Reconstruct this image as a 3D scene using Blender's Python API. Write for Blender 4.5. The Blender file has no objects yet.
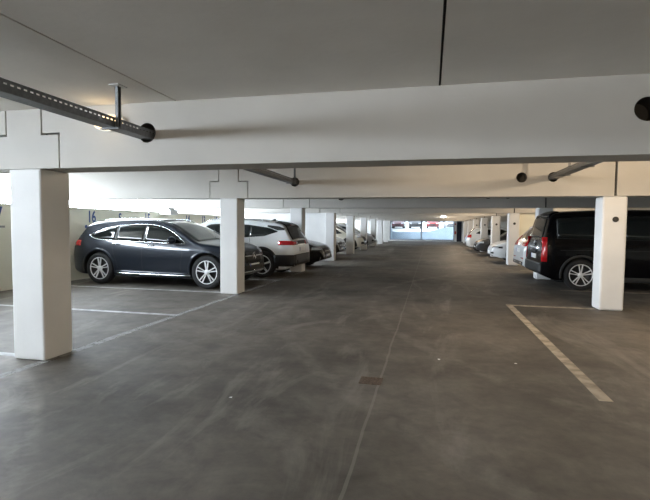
import bpy, bmesh, math, random
import numpy as np
from mathutils import Vector, Matrix

random.seed(7)
SC = bpy.context.scene
COL = SC.collection

# ------------------------------------------------------------------ camera
cam_d = bpy.data.cameras.new('camera'); cam = bpy.data.objects.new('camera', cam_d); COL.objects.link(cam)
YAW, PITCH, ROLL, CAMZ, FPX = 0.2249, -0.0515, 0.0085, 1.4558, 460.15
fw = Vector((-math.sin(YAW)*math.cos(PITCH), math.cos(YAW)*math.cos(PITCH), math.sin(PITCH)))
rt = Vector((math.cos(YAW), math.sin(YAW), 0)); up = rt.cross(fw)
r2 = rt*math.cos(ROLL) + up*math.sin(ROLL); u2 = -rt*math.sin(ROLL) + up*math.cos(ROLL)
M3 = Matrix((r2, u2, -fw)).transposed()
cam.matrix_world = Matrix.Translation((0, 0, CAMZ)) @ M3.to_4x4()
cam_d.sensor_fit = 'HORIZONTAL'; cam_d.sensor_width = 36; cam_d.lens = 36*FPX/650
cam_d.clip_start = .05; cam_d.clip_end = 500
SC.camera = cam

# ------------------------------------------------------------------ world, light, exposure
SC.view_settings.view_transform = 'Standard'; SC.view_settings.look = 'None'
SC.view_settings.gamma = 1; SC.view_settings.use_curve_mapping = False
SC.view_settings.exposure = 0.42
SKY_STRENGTH = 40.0
SKY_FAR = 1.3
LAMP_W = 100.0            # warm luminaires of the parking rows, including added ones
world = bpy.data.worlds.new('overcast_sky'); SC.world = world; world.use_nodes = True
bg = world.node_tree.nodes['Background']; wnt = world.node_tree
bg.inputs['Color'].default_value = (0.80, 0.90, 1.0, 1)
# overcast sky with a bright sunlit haze low on the parapet side
wtc = wnt.nodes.new('ShaderNodeTexCoord'); wdot = wnt.nodes.new('ShaderNodeVectorMath'); wdot.operation = 'DOT_PRODUCT'
wdot.inputs[1].default_value = Vector((-1, -.15, .12)).normalized(); wnt.links.new(wtc.outputs['Generated'], wdot.inputs[0])
wmr = wnt.nodes.new('ShaderNodeMapRange'); wmr.interpolation_type = 'SMOOTHSTEP'
wmr.inputs['From Min'].default_value = .15; wmr.inputs['From Max'].default_value = .85
wmr.inputs['To Min'].default_value = SKY_FAR; wmr.inputs['To Max'].default_value = SKY_STRENGTH
wnt.links.new(wdot.outputs['Value'], wmr.inputs['Value']); wnt.links.new(wmr.outputs[0], bg.inputs['Strength'])
try:
    SC.cycles.diffuse_bounces = 6; SC.cycles.max_bounces = 12; SC.cycles.transparent_max_bounces = 12
    SC.cycles.sample_clamp_indirect = 6.0
except Exception: pass

def portal(name, loc, rot, sx, sy):
    l = bpy.data.lights.new(name, 'AREA'); l.shape = 'RECTANGLE'; l.size = sx; l.size_y = sy
    l.cycles.is_portal = True
    o = bpy.data.objects.new(name, l); o.location = loc; o.rotation_euler = rot; COL.objects.link(o)

# layout numbers (metres)
XL, XR, CW = -3.96, 2.95, .40          # aisle faces of the column rows, column width
Y1, BAY = 4.03, 5.0
ZB, ZC = 2.03, 2.64                    # beam underside, ceiling
XW, XE = -9.0, 8.3                     # left parapet face, right wall face
YB, YF = -8.0, 49.0                    # back wall, far wall
ZP = 1.89                              # parapet top
for k, (a, b) in enumerate(((YB, 4.0), (4.45, 9.0), (9.45, 14.0), (14.45, 19.0), (19.6, 29), (29, 39), (39, 49))):
    portal('daylight_portal', (XW-.1, (a+b)/2, (ZP+ZC)/2), (0, -math.pi/2, 0), ZC-ZP, b-a)
portal('daylight_portal', (-.5, YF+.2, 1.1), (-math.pi/2, 0, 0), 5.7, 2.0)

# ------------------------------------------------------------------ materials
def mat(name, col, rough=.6, metal=0, spec=.5, coat=0, emit=None, es=0, noise=0, nscale=6, bump=0, bscale=40):
    m = bpy.data.materials.new(name); m.use_nodes = True
    nt = m.node_tree; b = nt.nodes['Principled BSDF']
    b.inputs['Base Color'].default_value = (*col, 1); b.inputs['Roughness'].default_value = rough
    b.inputs['Metallic'].default_value = metal; b.inputs['Specular IOR Level'].default_value = spec
    b.inputs['Coat Weight'].default_value = coat; b.inputs['Coat Roughness'].default_value = .03
    if emit: b.inputs['Emission Color'].default_value = (*emit, 1); b.inputs['Emission Strength'].default_value = es
    if noise or bump:
        tc = nt.nodes.new('ShaderNodeTexCoord')
    if noise:
        n = nt.nodes.new('ShaderNodeTexNoise'); n.inputs['Scale'].default_value = nscale; n.inputs['Detail'].default_value = 6
        nt.links.new(tc.outputs['Object'], n.inputs['Vector'])
        r = nt.nodes.new('ShaderNodeValToRGB')
        r.color_ramp.elements[0].position = .3; r.color_ramp.elements[1].position = .7
        r.color_ramp.elements[0].color = (*[c*(1-noise) for c in col], 1)
        r.color_ramp.elements[1].color = (*[min(1, c*(1+noise*.5)) for c in col], 1)
        nt.links.new(n.outputs['Fac'], r.inputs['Fac']); nt.links.new(r.outputs['Color'], b.inputs['Base Color'])
    if bump:
        n2 = nt.nodes.new('ShaderNodeTexNoise'); n2.inputs['Scale'].default_value = bscale; n2.inputs['Detail'].default_value = 4
        nt.links.new(tc.outputs['Object'], n2.inputs['Vector'])
        bp = nt.nodes.new('ShaderNodeBump'); bp.inputs['Strength'].default_value = bump; bp.inputs['Distance'].default_value = .01
        nt.links.new(n2.outputs['Fac'], bp.inputs['Height']); nt.links.new(bp.outputs['Normal'], b.inputs['Normal'])
    return m

M = {}
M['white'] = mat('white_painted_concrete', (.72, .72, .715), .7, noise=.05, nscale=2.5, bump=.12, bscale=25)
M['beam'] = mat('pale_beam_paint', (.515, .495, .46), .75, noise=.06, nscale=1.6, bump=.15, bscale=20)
M['ceil'] = mat('ceiling_concrete', (.86, .83, .785), .8, noise=.08, nscale=1.2, bump=.15, bscale=20)
M['cream'] = mat('cream_wall_paint', (.76, .74, .62), .75, noise=.08, nscale=1.5, bump=.15, bscale=20)
M['joint'] = mat('joint_filler', (.05, .05, .05), .9)
M['darkwall'] = mat('grey_wall', (.30, .29, .28), .85, noise=.1, nscale=1.5)
M['galv'] = mat('galvanised_steel', (.20, .205, .21), .5, metal=.85, noise=.2, nscale=30)
M['cable'] = mat('black_cable', (.02, .02, .022), .6)
M['sleeve'] = mat('dark_sleeve', (.085, .080, .072), .8)
M['black'] = mat('black_plastic', (.012, .012, .013), .5)
M['trim'] = mat('grey_plastic_cladding', (.02, .021, .022), .55)
M['rubber'] = mat('tyre_rubber', (.014, .014, .015), .8, noise=.2, nscale=40)
M['alloy'] = mat('bright_alloy', (.80, .81, .83), .3, metal=.35)
M['darkalloy'] = mat('dark_alloy', (.02, .02, .022), .4, metal=.3)
M['chrome'] = mat('chrome', (.75, .77, .8), .12, metal=1)
M['glass'] = mat('tinted_glass', (.010, .013, .013), .03, spec=.5, coat=0)
M['screen'] = mat('windscreen_glass', (.025, .035, .036), .03, spec=.9, coat=.6)
M['red'] = mat('red_lamp', (.42, .008, .012), .15, coat=.6)
M['lamp'] = mat('headlamp_glass', (.45, .48, .52), .08, coat=.8, spec=.7)
M['plate'] = mat('number_plate', (.72, .72, .70), .4)
M['plateblue'] = mat('plate_blue', (.02, .06, .35), .4)
M['blue'] = mat('blue_wall_paint', (.035, .075, .22), .7, noise=.25, nscale=25)
M['rust'] = mat('rusty_iron', (.115, .08, .055), .85, noise=.5, nscale=30, bump=.4)
M['pavement'] = mat('outside_concrete', (.55, .55, .54), .9, noise=.08, nscale=.8)
M['retain'] = mat('retaining_wall_concrete', (.30, .36, .42), .9, noise=.08, nscale=.8)
M['frame'] = mat('grey_window_frame', (.20, .21, .25), .5)
M['door'] = mat('dark_door_paint', (.012, .014, .03), .5)
M['redpaint'] = mat('red_paint', (.45, .02, .03), .4)
M['warm'] = mat('warm_lamp_diffuser', (.9, .85, .7), .4, emit=(1, .66, .28), es=1.3)
M['cool'] = mat('white_lamp_diffuser', (.9, .9, .9), .4, emit=(1, .97, .9), es=6)
M['litter'] = mat('white_paper', (.8, .8, .78), .8)

def paint(name, col, metal=.0, rough=.3, coat=1.0, spec=.5):
    M[name] = mat(name, col, rough, metal=metal, coat=coat, spec=spec)
paint('paint_blackblue', (.012, .017, .026), .2, .3, .6, .2)
paint('paint_white', (.74, .76, .77), 0, .35)
paint('paint_silverwhite', (.74, .76, .77), .05, .3)
paint('paint_black', (.003, .003, .004), 0, .25, .5, .2)
paint('paint_vanblack', (.002, .002, .003), 0, .2, .22, .1)
paint('paint_cream', (.60, .57, .48), .1, .3)
paint('paint_silver', (.33, .33, .33), .5, .3)
paint('paint_grey', (.05, .05, .052), .3, .3)
paint('paint_red', (.22, .02, .02), 0, .3)
paint('paint_maroon', (.12, .02, .03), 0, .3)

def glass_pane_mat():
    m = bpy.data.materials.new('clear_pane'); m.use_nodes = True; nt = m.node_tree
    for n in list(nt.nodes): nt.nodes.remove(n)
    o = nt.nodes.new('ShaderNodeOutputMaterial'); mx = nt.nodes.new('ShaderNodeMixShader')
    t = nt.nodes.new('ShaderNodeBsdfTransparent'); g = nt.nodes.new('ShaderNodeBsdfGlossy'); g.inputs['Roughness'].default_value = .03
    t.inputs['Color'].default_value = (.93, .96, .98, 1)
    f = nt.nodes.new('ShaderNodeFresnel'); f.inputs['IOR'].default_value = 1.3
    nt.links.new(f.outputs[0], mx.inputs[0]); nt.links.new(t.outputs[0], mx.inputs[1]); nt.links.new(g.outputs[0], mx.inputs[2])
    nt.links.new(mx.outputs[0], o.inputs['Surface'])
    return m
M['pane'] = glass_pane_mat()

def floor_mat():
    m = bpy.data.materials.new('worn_concrete_floor'); m.use_nodes = True; nt = m.node_tree; L = nt.links.new
    b = nt.nodes['Principled BSDF']
    tc = nt.nodes.new('ShaderNodeTexCoord')
    def noise(scale, det=6, rough=.6, stretch=None, dist=0):
        n = nt.nodes.new('ShaderNodeTexNoise'); n.inputs['Scale'].default_value = scale; n.inputs['Detail'].default_value = det
        n.inputs['Roughness'].default_value = rough; n.inputs['Distortion'].default_value = dist
        if stretch:
            mp = nt.nodes.new('ShaderNodeMapping'); mp.inputs['Scale'].default_value = stretch[:3]
            mp.inputs['Rotation'].default_value = (0, 0, stretch[3])
            L(tc.outputs['Object'], mp.inputs['Vector']); L(mp.outputs[0], n.inputs['Vector'])
        else: L(tc.outputs['Object'], n.inputs['Vector'])
        return n.outputs['Fac']
    def ramp(v, p0, p1, c0, c1):
        r = nt.nodes.new('ShaderNodeValToRGB'); e = r.color_ramp.elements
        e[0].position = p0; e[1].position = p1; e[0].color = (*c0, 1); e[1].color = (*c1, 1)
        L(v, r.inputs['Fac']); return r.outputs['Color']
    def mix(mode, fac, a, c):
        x = nt.nodes.new('ShaderNodeMix'); x.data_type = 'RGBA'; x.blend_type = mode
        if isinstance(fac, (int, float)): x.inputs[0].default_value = fac
        else: L(fac, x.inputs[0])
        for i, v in ((6, a), (7, c)):
            if isinstance(v, tuple): x.inputs[i].default_value = (*v, 1)
            else: L(v, x.inputs[i])
        return x.outputs[2]
    base = ramp(noise(.45, 6, .62), .34, .66, (.062, .056, .047), (.168, .152, .130))
    mott = ramp(noise(2.6, 7, .68, None, .8), .34, .66, (.76, .75, .74), (1.14, 1.13, 1.12))
    base = mix('MULTIPLY', 1.0, base, mott)
    fine = ramp(noise(9, 8, .7), .25, .75, (.72, .72, .72), (1.12, 1.11, 1.09))
    c = mix('MULTIPLY', 1.0, base, fine)
    # pale scuffs and drag marks along the driving direction
    sc = ramp(noise(1.0, 7, .65, (1.3, .35, 1, .35), 1.2), .54, .72, (0, 0, 0), (1, 1, 1))
    c = mix('MIX', sc, c, (.265, .245, .215)) if False else c
    x = nt.nodes.new('ShaderNodeMath'); x.operation = 'MULTIPLY'; x.inputs[1].default_value = .45
    L(sc, x.inputs[0]); c = mix('MIX', x.outputs[0], c, (.32, .295, .26))
    # dark oil stains
    st = ramp(noise(1.7, 3, .5), .60, .74, (0, 0, 0), (1, 1, 1))
    x = nt.nodes.new('ShaderNodeMath'); x.operation = 'MULTIPLY'; x.inputs[1].default_value = .45
    L(st, x.inputs[0]); c = mix('MIX', x.outputs[0], c, (.045, .042, .038))
    sp = ramp(noise(4.5, 2, .5), .70, .76, (0, 0, 0), (1, 1, 1))
    x = nt.nodes.new('ShaderNodeMath'); x.operation = 'MULTIPLY'; x.inputs[1].default_value = .5
    L(sp, x.inputs[0]); c = mix('MIX', x.outputs[0], c, (.05, .048, .045))
    # construction joint down the aisle
    sx = nt.nodes.new('ShaderNodeSeparateXYZ'); L(tc.outputs['Object'], sx.inputs[0])
    wob = nt.nodes.new('ShaderNodeMath'); wob.operation = 'MULTIPLY_ADD'; wob.inputs[1].default_value = .05
    L(noise(1.2, 3), wob.inputs[0]); L(sx.outputs['X'], wob.inputs[2])
    a = nt.nodes.new('ShaderNodeMath'); a.operation = 'ADD'; a.inputs[1].default_value = .44-.025; L(wob.outputs[0], a.inputs[0])
    ab = nt.nodes.new('ShaderNodeMath'); ab.operation = 'ABSOLUTE'; L(a.outputs[0], ab.inputs[0])
    lt = nt.nodes.new('ShaderNodeMath'); lt.operation = 'LESS_THAN'; lt.inputs[1].default_value = .011; L(ab.outputs[0], lt.inputs[0])
    x = nt.nodes.new('ShaderNodeMath'); x.operation = 'MULTIPLY'; x.inputs[1].default_value = .3; L(lt.outputs[0], x.inputs[0])
    c = mix('MIX', x.outputs[0], c, (.30, .28, .25))
    # old tyre arcs
    for cx, cy, r0, wd, am, dk in ((-7.5, -1.5, 6.3, .11, .30, 0), (-7.5, -1.5, 4.75, .11, .25, 0), (6.5, 9.5, 7.6, .12, .22, 0), (6.5, 9.5, 9.1, .12, .2, 0), (-9, 14.0, 8.2, .12, .45, 1), (3.5, -2.5, 5.4, .10, .35, 1)):
        vd = nt.nodes.new('ShaderNodeVectorMath'); vd.operation = 'DISTANCE'; vd.inputs[1].default_value = (cx, cy, .075)
        L(tc.outputs['Object'], vd.inputs[0])
        w1 = nt.nodes.new('ShaderNodeMath'); w1.operation = 'SUBTRACT'; w1.inputs[1].default_value = r0; L(vd.outputs['Value'], w1.inputs[0])
        w2 = nt.nodes.new('ShaderNodeMath'); w2.operation = 'ABSOLUTE'; L(w1.outputs[0], w2.inputs[0])
        w3 = nt.nodes.new('ShaderNodeMapRange'); w3.inputs['From Min'].default_value = wd; w3.inputs['From Max'].default_value = wd*.4
        w3.inputs['To Min'].default_value = 0; w3.inputs['To Max'].default_value = am*1.6; L(w2.outputs[0], w3.inputs['Value'])
        w4 = nt.nodes.new('ShaderNodeMath'); w4.operation = 'MULTIPLY'; L(w3.outputs[0], w4.inputs[0]); L(ramp(noise(2.2, 8, .7), .42, .66, (0, 0, 0), (1, 1, 1)), w4.inputs[1])
        c = mix('MIX', w4.outputs[0], c, (.05, .047, .043) if dk else (.30, .275, .24))
    L(c, b.inputs['Base Color'])
    rr = nt.nodes.new('ShaderNodeMapRange'); rr.inputs['To Min'].default_value = .48; rr.inputs['To Max'].default_value = .8
    L(noise(2, 5), rr.inputs['Value']); L(rr.outputs[0], b.inputs['Roughness'])
    b.inputs['Specular IOR Level'].default_value = .4
    bp = nt.nodes.new('ShaderNodeBump'); bp.inputs['Strength'].default_value = .25; bp.inputs['Distance'].default_value = .004
    L(noise(60, 4), bp.inputs['Height']); L(bp.outputs[0], b.inputs['Normal'])
    return m
M['floor'] = floor_mat()

def worn_line_mat(name, col, keep):
    m = bpy.data.materials.new(name); m.use_nodes = True; nt = m.node_tree; L = nt.links.new
    b = nt.nodes['Principled BSDF']; b.inputs['Base Color'].default_value = (*col, 1); b.inputs['Roughness'].default_value = .75
    tc = nt.nodes.new('ShaderNodeTexCoord'); n = nt.nodes.new('ShaderNodeTexNoise'); n.inputs['Scale'].default_value = 7; n.inputs['Detail'].default_value = 8
    L(tc.outputs['Object'], n.inputs['Vector'])
    r = nt.nodes.new('ShaderNodeValToRGB'); r.color_ramp.elements[0].position = .35; r.color_ramp.elements[1].position = .6
    r.color_ramp.elements[0].color = (keep*.6,)*3+(1,); r.color_ramp.elements[1].color = (keep,)*3+(1,)
    L(n.outputs['Fac'], r.inputs['Fac']); L(r.outputs['Color'], b.inputs['Alpha'])
    return m
M['line_white'] = worn_line_mat('worn_white_line', (.55, .55, .55), .85)
M['line_faint'] = worn_line_mat('faint_white_line', (.45, .45, .44), .5)
M['line_cream'] = worn_line_mat('worn_cream_line', (.42, .36, .28), .95)

# ------------------------------------------------------------------ mesh helpers
def link(name, bm, m, parent=None, smooth=False, loc=None):
    me = bpy.data.meshes.new(name); bm.to_mesh(me); bm.free()
    for x in (m if isinstance(m, (list, tuple)) else [m]): me.materials.append(M[x] if isinstance(x, str) else x)
    if smooth:
        for p in me.polygons: p.use_smooth = True
    o = bpy.data.objects.new(name, me); COL.objects.link(o)
    if parent: o.parent = parent
    if loc: o.location = loc
    return o

def box(bm, lo, hi, bevel=0, mi=0):
    r = bmesh.ops.create_cube(bm, size=1)
    vs = r['verts']
    for v in vs:
        v.co = Vector([(lo[i]+hi[i])/2 + v.co[i]*(hi[i]-lo[i]) for i in range(3)])
    fs = {f for v in vs for f in v.link_faces}
    for f in fs: f.material_index = mi
    if bevel:
        es = list({e for v in vs for e in v.link_edges})
        bmesh.ops.bevel(bm, geom=es, offset=bevel, segments=2, profile=.5, affect='EDGES', clamp_overlap=True)

def BX(lo, hi, bevel=0):
    bm = bmesh.new(); box(bm, lo, hi, bevel); return bm

def cyl(bm, p0, p1, r, seg=16, r2=None):
    p0, p1 = Vector(p0), Vector(p1); d = p1-p0
    q = d.to_track_quat('Z', 'Y').to_matrix().to_4x4()
    bmesh.ops.create_cone(bm, cap_ends=True, segments=seg, radius1=r, radius2=r if r2 is None else r2, depth=d.length,
                          matrix=Matrix.Translation((p0+p1)/2) @ q)

def tube_path(bm, pts, r, seg=8):
    pts = [Vector(p) for p in pts]; rings = []
    for i, p in enumerate(pts):
        d = (pts[min(i+1, len(pts)-1)]-pts[max(i-1, 0)]).normalized()
        a = d.cross(Vector((0, 0, 1)));  a = a.normalized() if a.length > 1e-4 else Vector((1, 0, 0)); b = d.cross(a)
        rings.append([bm.verts.new(p + a*r*math.cos(2*math.pi*k/seg) + b*r*math.sin(2*math.pi*k/seg)) for k in range(seg)])
    for A, B in zip(rings, rings[1:]):
        for k in range(seg): bm.faces.new((A[k], A[(k+1) % seg], B[(k+1) % seg], B[k]))
    bm.faces.new(rings[0]); bm.faces.new(rings[-1][::-1])
    bmesh.ops.recalc_face_normals(bm, faces=bm.faces)

def lathe_y(bm, prof, seg=32, mi=0):
    """prof: (y, r) list spun about the y axis."""
    rings = [[bm.verts.new((r*math.cos(2*math.pi*k/seg), y, r*math.sin(2*math.pi*k/seg))) for k in range(seg)] for y, r in prof]
    for A, B in zip(rings, rings[1:]):
        for k in range(seg):
            f = bm.faces.new((A[k], A[(k+1) % seg], B[(k+1) % seg], B[k])); f.material_index = mi

def prism_xz(bm, poly, y0, y1):
    A = [bm.verts.new((x, y0, z)) for x, z in poly]; B = [bm.verts.new((x, y1, z)) for x, z in poly]
    bm.faces.new(A); bm.faces.new(B[::-1])
    n = len(poly)
    for k in range(n): bm.faces.new((A[k], B[k], B[(k+1) % n], A[(k+1) % n]))
    bmesh.ops.recalc_face_normals(bm, faces=bm.faces)

def boolean(o, cutters):
    for c in cutters:
        md = o.modifiers.new('b', 'BOOLEAN'); md.operation = 'DIFFERENCE'; md.object = c; md.solver = 'EXACT'
    dg = bpy.context.evaluated_depsgraph_get(); dg.update()
    me = bpy.data.meshes.new_from_object(o.evaluated_get(dg), depsgraph=dg)
    o.modifiers.clear(); old = o.data; o.data = me; bpy.data.meshes.remove(old)
    for c in cutters: bpy.data.objects.remove(c, do_unlink=True)
    return o

def tag(o, label=None, cat=None, group=None, kind=None):
    if label: o['label'] = label
    if cat: o['category'] = cat
    if group: o['group'] = group
    if kind: o['kind'] = kind
    return o

def empty(name, loc=(0, 0, 0), rz=0):
    o = bpy.data.objects.new(name, None); COL.objects.link(o); o.location = loc; o.rotation_euler = (0, 0, rz)
    o.empty_display_size = .1
    return o

def copy_tree(o, parent=None):
    c = o.copy(); COL.objects.link(c)
    if parent: c.parent = parent
    for ch in list(o.children): copy_tree(ch, c)
    return c

def struct(name, bm, m, label=None, cat=None, smooth=False):
    o = link(name, bm, m, smooth=smooth)
    return tag(o, label, cat, kind='structure')

# ------------------------------------------------------------------ room shell
struct('floor', BX((XW-.3, YB, -.15), (XE+.3, YF+.4, 0)), 'floor', 'worn grey concrete floor of the parking garage', 'floor')
bm = bmesh.new()
for a, b in ((XW-.3, -2.405), (-2.385, .043), (.061, 6.2), (6.22, XE+.3)):
    box(bm, (a, YB, ZC), (b, YF+.4, ZC+.05))
box(bm, (XW-.3, YB, ZC+.05), (XE+.3, YF+.4, ZC+.2), mi=1)
struct('ceiling', bm, ['ceil', 'joint'], 'grey concrete ceiling slabs with a dark joint along the aisle', 'ceiling')
bm = bmesh.new(); box(bm, (XW-.2, YB, 0), (XW, YF, ZP-.04)); box(bm, (XW-.21, YB, ZP-.04), (XW+.012, YF, ZP), .004)
struct('wall_left', bm, 'cream', 'pale cream parapet wall below the daylight opening', 'wall')
struct('roof', BX((XW-.3, YB, ZC+.2), (XE+.3, YF+.4, 9)), 'darkwall', 'upper storeys of the parking building', 'roof')
struct('wall_right', BX((XE, YB, 0), (XE+.2, YF, ZC)), 'cream', 'cream outer wall behind the parked vans', 'wall')
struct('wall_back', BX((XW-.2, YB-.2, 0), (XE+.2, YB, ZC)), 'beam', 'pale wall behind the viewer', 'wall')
# cross walls at the third and fourth column rows
struct('wall_partition_left', BX((XW, 19.20, 0), (XL-CW, 19.42, ZC)), 'white', 'white partition wall between the parking bays on the parapet side', 'wall')
struct('wall_partition_right', BX((XR+CW, 19.20, 0), (6.55, 19.42, ZC)), 'cream', 'cream partition wall behind the white car and the van', 'wall')

ORD = ['first', 'second', 'third', 'fourth', 'fifth', 'sixth', 'seventh', 'eighth', 'ninth']
GAP = .02
for i in range(9):
    y = Y1 + BAY*i
    # parapet row: column with its T shaped head
    bm = bmesh.new(); box(bm, (XL-CW, y, 0), (XL, y+CW, ZB), .022)
    struct('column', bm, 'white', f'{ORD[i]} white square concrete column along the parapet side', 'column')
    bm = bmesh.new(); prism_xz(bm, [(XL-CW-.215, ZB), (XL+.225, ZB), (XL+.225, 2.37), (XL+.015, 2.37), (XL+.015, ZC), (XL-CW-.01, ZC), (XL-CW-.01, 2.37), (XL-CW-.215, 2.37)], y, y+CW)
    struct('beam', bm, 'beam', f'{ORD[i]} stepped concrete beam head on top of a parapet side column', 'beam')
    bm = bmesh.new(); box(bm, (XR, y, 0), (XR+CW, y+CW, ZB), .035)
    struct('column', bm, 'white', f'{ORD[i+1] if i+1 < 9 else "last"} white square concrete column along the van side' if i else 'white column beside the viewer on the van side', 'column')
    # beams
    j = GAP
    bm = bmesh.new()
    prism_xz(bm, [(XL+.225+j, ZB), (3.125, ZB), (3.125, ZC), (XL+.015+j, ZC), (XL+.015+j, 2.37+j), (XL+.225+j, 2.37+j)], y, y+CW)
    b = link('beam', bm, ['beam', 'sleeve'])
    if i < 3:
        cs = []
        for hx, hr in ((-2.71, .095), (1.6, .092), (2.13, .088)):
            c = bmesh.new(); cyl(c, (hx, y-.1, 2.35 if hx < 0 else 2.375), (hx, y+.22, 2.35 if hx < 0 else 2.375), hr, 28)
            co = link('cut', c, ['beam', 'sleeve'])
            for p in co.data.polygons: p.material_index = 1
            cs.append(co)
        boolean(b, cs)
    tag(b, f'{ORD[i]} pale concrete cross beam over the aisle' + (' with round service holes' if i < 3 else ''), 'beam', kind='structure')
    bm = bmesh.new()
    x0, x1 = XW+.36, XL-CW-.215-j
    prism_xz(bm, [(x0, ZB), (x1, ZB), (x1, 2.37+j), (x1+.205, 2.37+j), (x1+.205, ZC), (x0, ZC)], y, y+CW)
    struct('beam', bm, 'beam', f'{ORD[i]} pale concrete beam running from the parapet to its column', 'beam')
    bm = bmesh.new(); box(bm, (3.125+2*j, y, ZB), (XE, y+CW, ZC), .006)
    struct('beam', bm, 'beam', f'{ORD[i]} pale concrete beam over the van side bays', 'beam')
    # dark filler in the joints
    bm = bmesh.new()
    box(bm, (3.126, y+.05, ZB+.01), (3.124+2*j, y+.3, ZC))
    box(bm, (XL+.016, y+.06, 2.372), (XL+.236, y+.3, 2.381)); box(bm, (XL-CW-.226, y+.06, 2.372), (XL-CW-.012, y+.3, 2.381))
    box(bm, (XL+.226, y+.06, ZB+.01), (XL+.236, y+.3, 2.38)); box(bm, (XL+.016, y+.06, 2.38), (XL+.026, y+.3, ZC-.001))
    box(bm, (XL-CW-.226, y+.06, ZB+.01), (XL-CW-.216, y+.3, 2.38)); box(bm, (XL-CW-.02, y+.06, 2.38), (XL-CW-.011, y+.3, ZC-.001))
    struct('beam_joint_trim', bm, 'joint')
    # pier standing on the parapet under the beam
    bm = BX((XW-.2, y, ZP), (XW+.34, y+CW, ZC)); box(bm, (XW-.19, y-.03, ZP-.09), (XW+.44, y+CW+.03, ZP+.08), .006)
    struct('wall_pier', bm, 'white', f'{ORD[i]} stub pier on the parapet under a beam', 'pier')

# far wall with the window, pillar and door
bm = bmesh.new()
box(bm, (XW-.2, YF, 0), (-4.2, YF+.3, ZC)); box(bm, (-4.2, YF, 2.16), (3.1, YF+.3, ZC)); box(bm, (3.1, YF, 0), (XE+.2, YF+.3, ZC))
box(bm, (-4.2, YF, 0), (2.62, YF+.3, .10)); box(bm, (2.36, YF, .1), (2.62, YF+.3, 2.16))
struct('wall_far', bm, 'white', 'white end wall around the far window', 'wall')
bm = bmesh.new()
for lo, hi in (((-4.2, .10), (-4.12, 2.16)), ((2.28, .10), (2.36, 2.16)), ((-4.12, .10), (2.28, .18)), ((-4.12, 2.06), (2.28, 2.16)), ((-1.0, .18), (-.86, 2.06))):
    box(bm, (lo[0], YF+.05, lo[1]), (hi[0], YF+.17, hi[1]), .006)
w = struct('window_1', bm, 'frame', 'wide two light window onto daylight at the far end of the aisle', 'window')
for a, b in ((-4.12, -1.0), (-.86, 2.28)):
    link('pane', BX((a, YF+.10, .18), (b, YF+.106, 2.06)), 'pane', w)
d = struct('door_1', BX((2.62, YF+.06, 0), (3.1, YF+.12, 2.0), .004), 'door', 'dark door beside the far window', 'door')
link('door_handle', BX((2.68, YF+.02, .98), (2.76, YF+.06, 1.02), .005), 'galv', d)
link('transom', BX((2.62, YF+.05, 2.0), (3.1, YF+.15, 2.16), .004), 'frame', d)
t = link('wall_sign', BX((2.40, YF-.03, .75), (2.55, YF, 1.05), .005), 'redpaint')
tag(t, 'small red safety sign on the narrow pillar beside the dark door, the lower one', 'sign')
t = link('wall_sign', BX((2.42, YF-.03, 1.72), (2.54, YF, 1.86), .005), 'redpaint')
tag(t, 'small red sign high on the narrow pillar beside the dark door', 'sign')

# ------------------------------------------------------------------ outside, beyond the window
struct('ground', BX((-14, YF+.4, -.3), (14, 56, -.02)), 'pavement', 'sunken yard outside the far window', 'ground')
bm = bmesh.new(); prism_xz(bm, [(-14, -.1), (14, -.1), (14, 1.55), (2.2, 1.50), (1.2, 1.36), (.0, .98), (-1.0, .92), (-14, .85)], 55.0, 55.35)
struct('retaining_wall', bm, 'retain', 'grey blue retaining wall outside the far window', 'wall')
bm = bmesh.new()
A = [bm.verts.new(v) for v in ((-4.4, YF+.4, -.1), (-4.4, 55, -.1), (-4.4, 55, 1.1), (-4.4, YF+.4, 2.3), (-4.7, YF+.4, -.1), (-4.7, 55, -.1), (-4.7, 55, 1.1), (-4.7, YF+.4, 2.3))]
for f in ((0, 1, 2, 3), (7, 6, 5, 4), (0, 4, 5, 1), (1, 5, 6, 2), (2, 6, 7, 3), (3, 7, 4, 0)): bm.faces.new([A[k] for k in f])
struct('retaining_wall', bm, 'retain', 'sloping wing wall at the edge of the sunken yard', 'wall')
bm = bmesh.new()
A = [bm.verts.new(v) for v in ((-40, 55.35, .84), (40, 55.35, .84), (40, 110, 2.4), (-40, 110, 2.4))]; bm.faces.new(A)
struct('ground', bm, 'pavement', 'bright street level behind the retaining wall', 'ground')
struct('added_shade_wall', BX((-34, 51, -.3), (-8.5, 115, 11)), 'darkwall', 'tall unseen block added to shade the street', 'building')  # out of view, added to keep the bright side of the sky off the street
struct('ground', BX((-60, YB, 1.0), (XW-.6, 50, 1.15)), 'pavement', 'street level outside the parapet', 'ground')

# ------------------------------------------------------------------ floor markings
def marking(lo, hi, m, label):
    struct('floor_marking', BX((lo[0], lo[1], .0005), (hi[0], hi[1], .0025)), m, label, 'marking')
marking((1.42, 4.25), (1.53, 9.22), 'line_cream', 'long worn cream line along the van side of the aisle')
marking((1.53, 9.12), (2.93, 9.22), 'line_cream', 'short cream line from the corner to the column')
for n, y in enumerate((1.62, 4.15, 6.66, 9.2, 11.7, 14.2, 16.7)):
    marking((-8.6, y-.05), (-3.95, y+.05), 'line_white', f'{ORD[n]} white bay line on the parapet side')
marking((-4.02, 1.6), (-3.91, 14.2), 'line_faint', 'faint white line along the front of the parapet side bays')
for n, y in enumerate((11.7, 14.2, 16.7)):
    marking((3.0, y-.05), (7.9, y+.05), 'line_cream', f'{ORD[n]} cream bay line on the van side')

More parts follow.
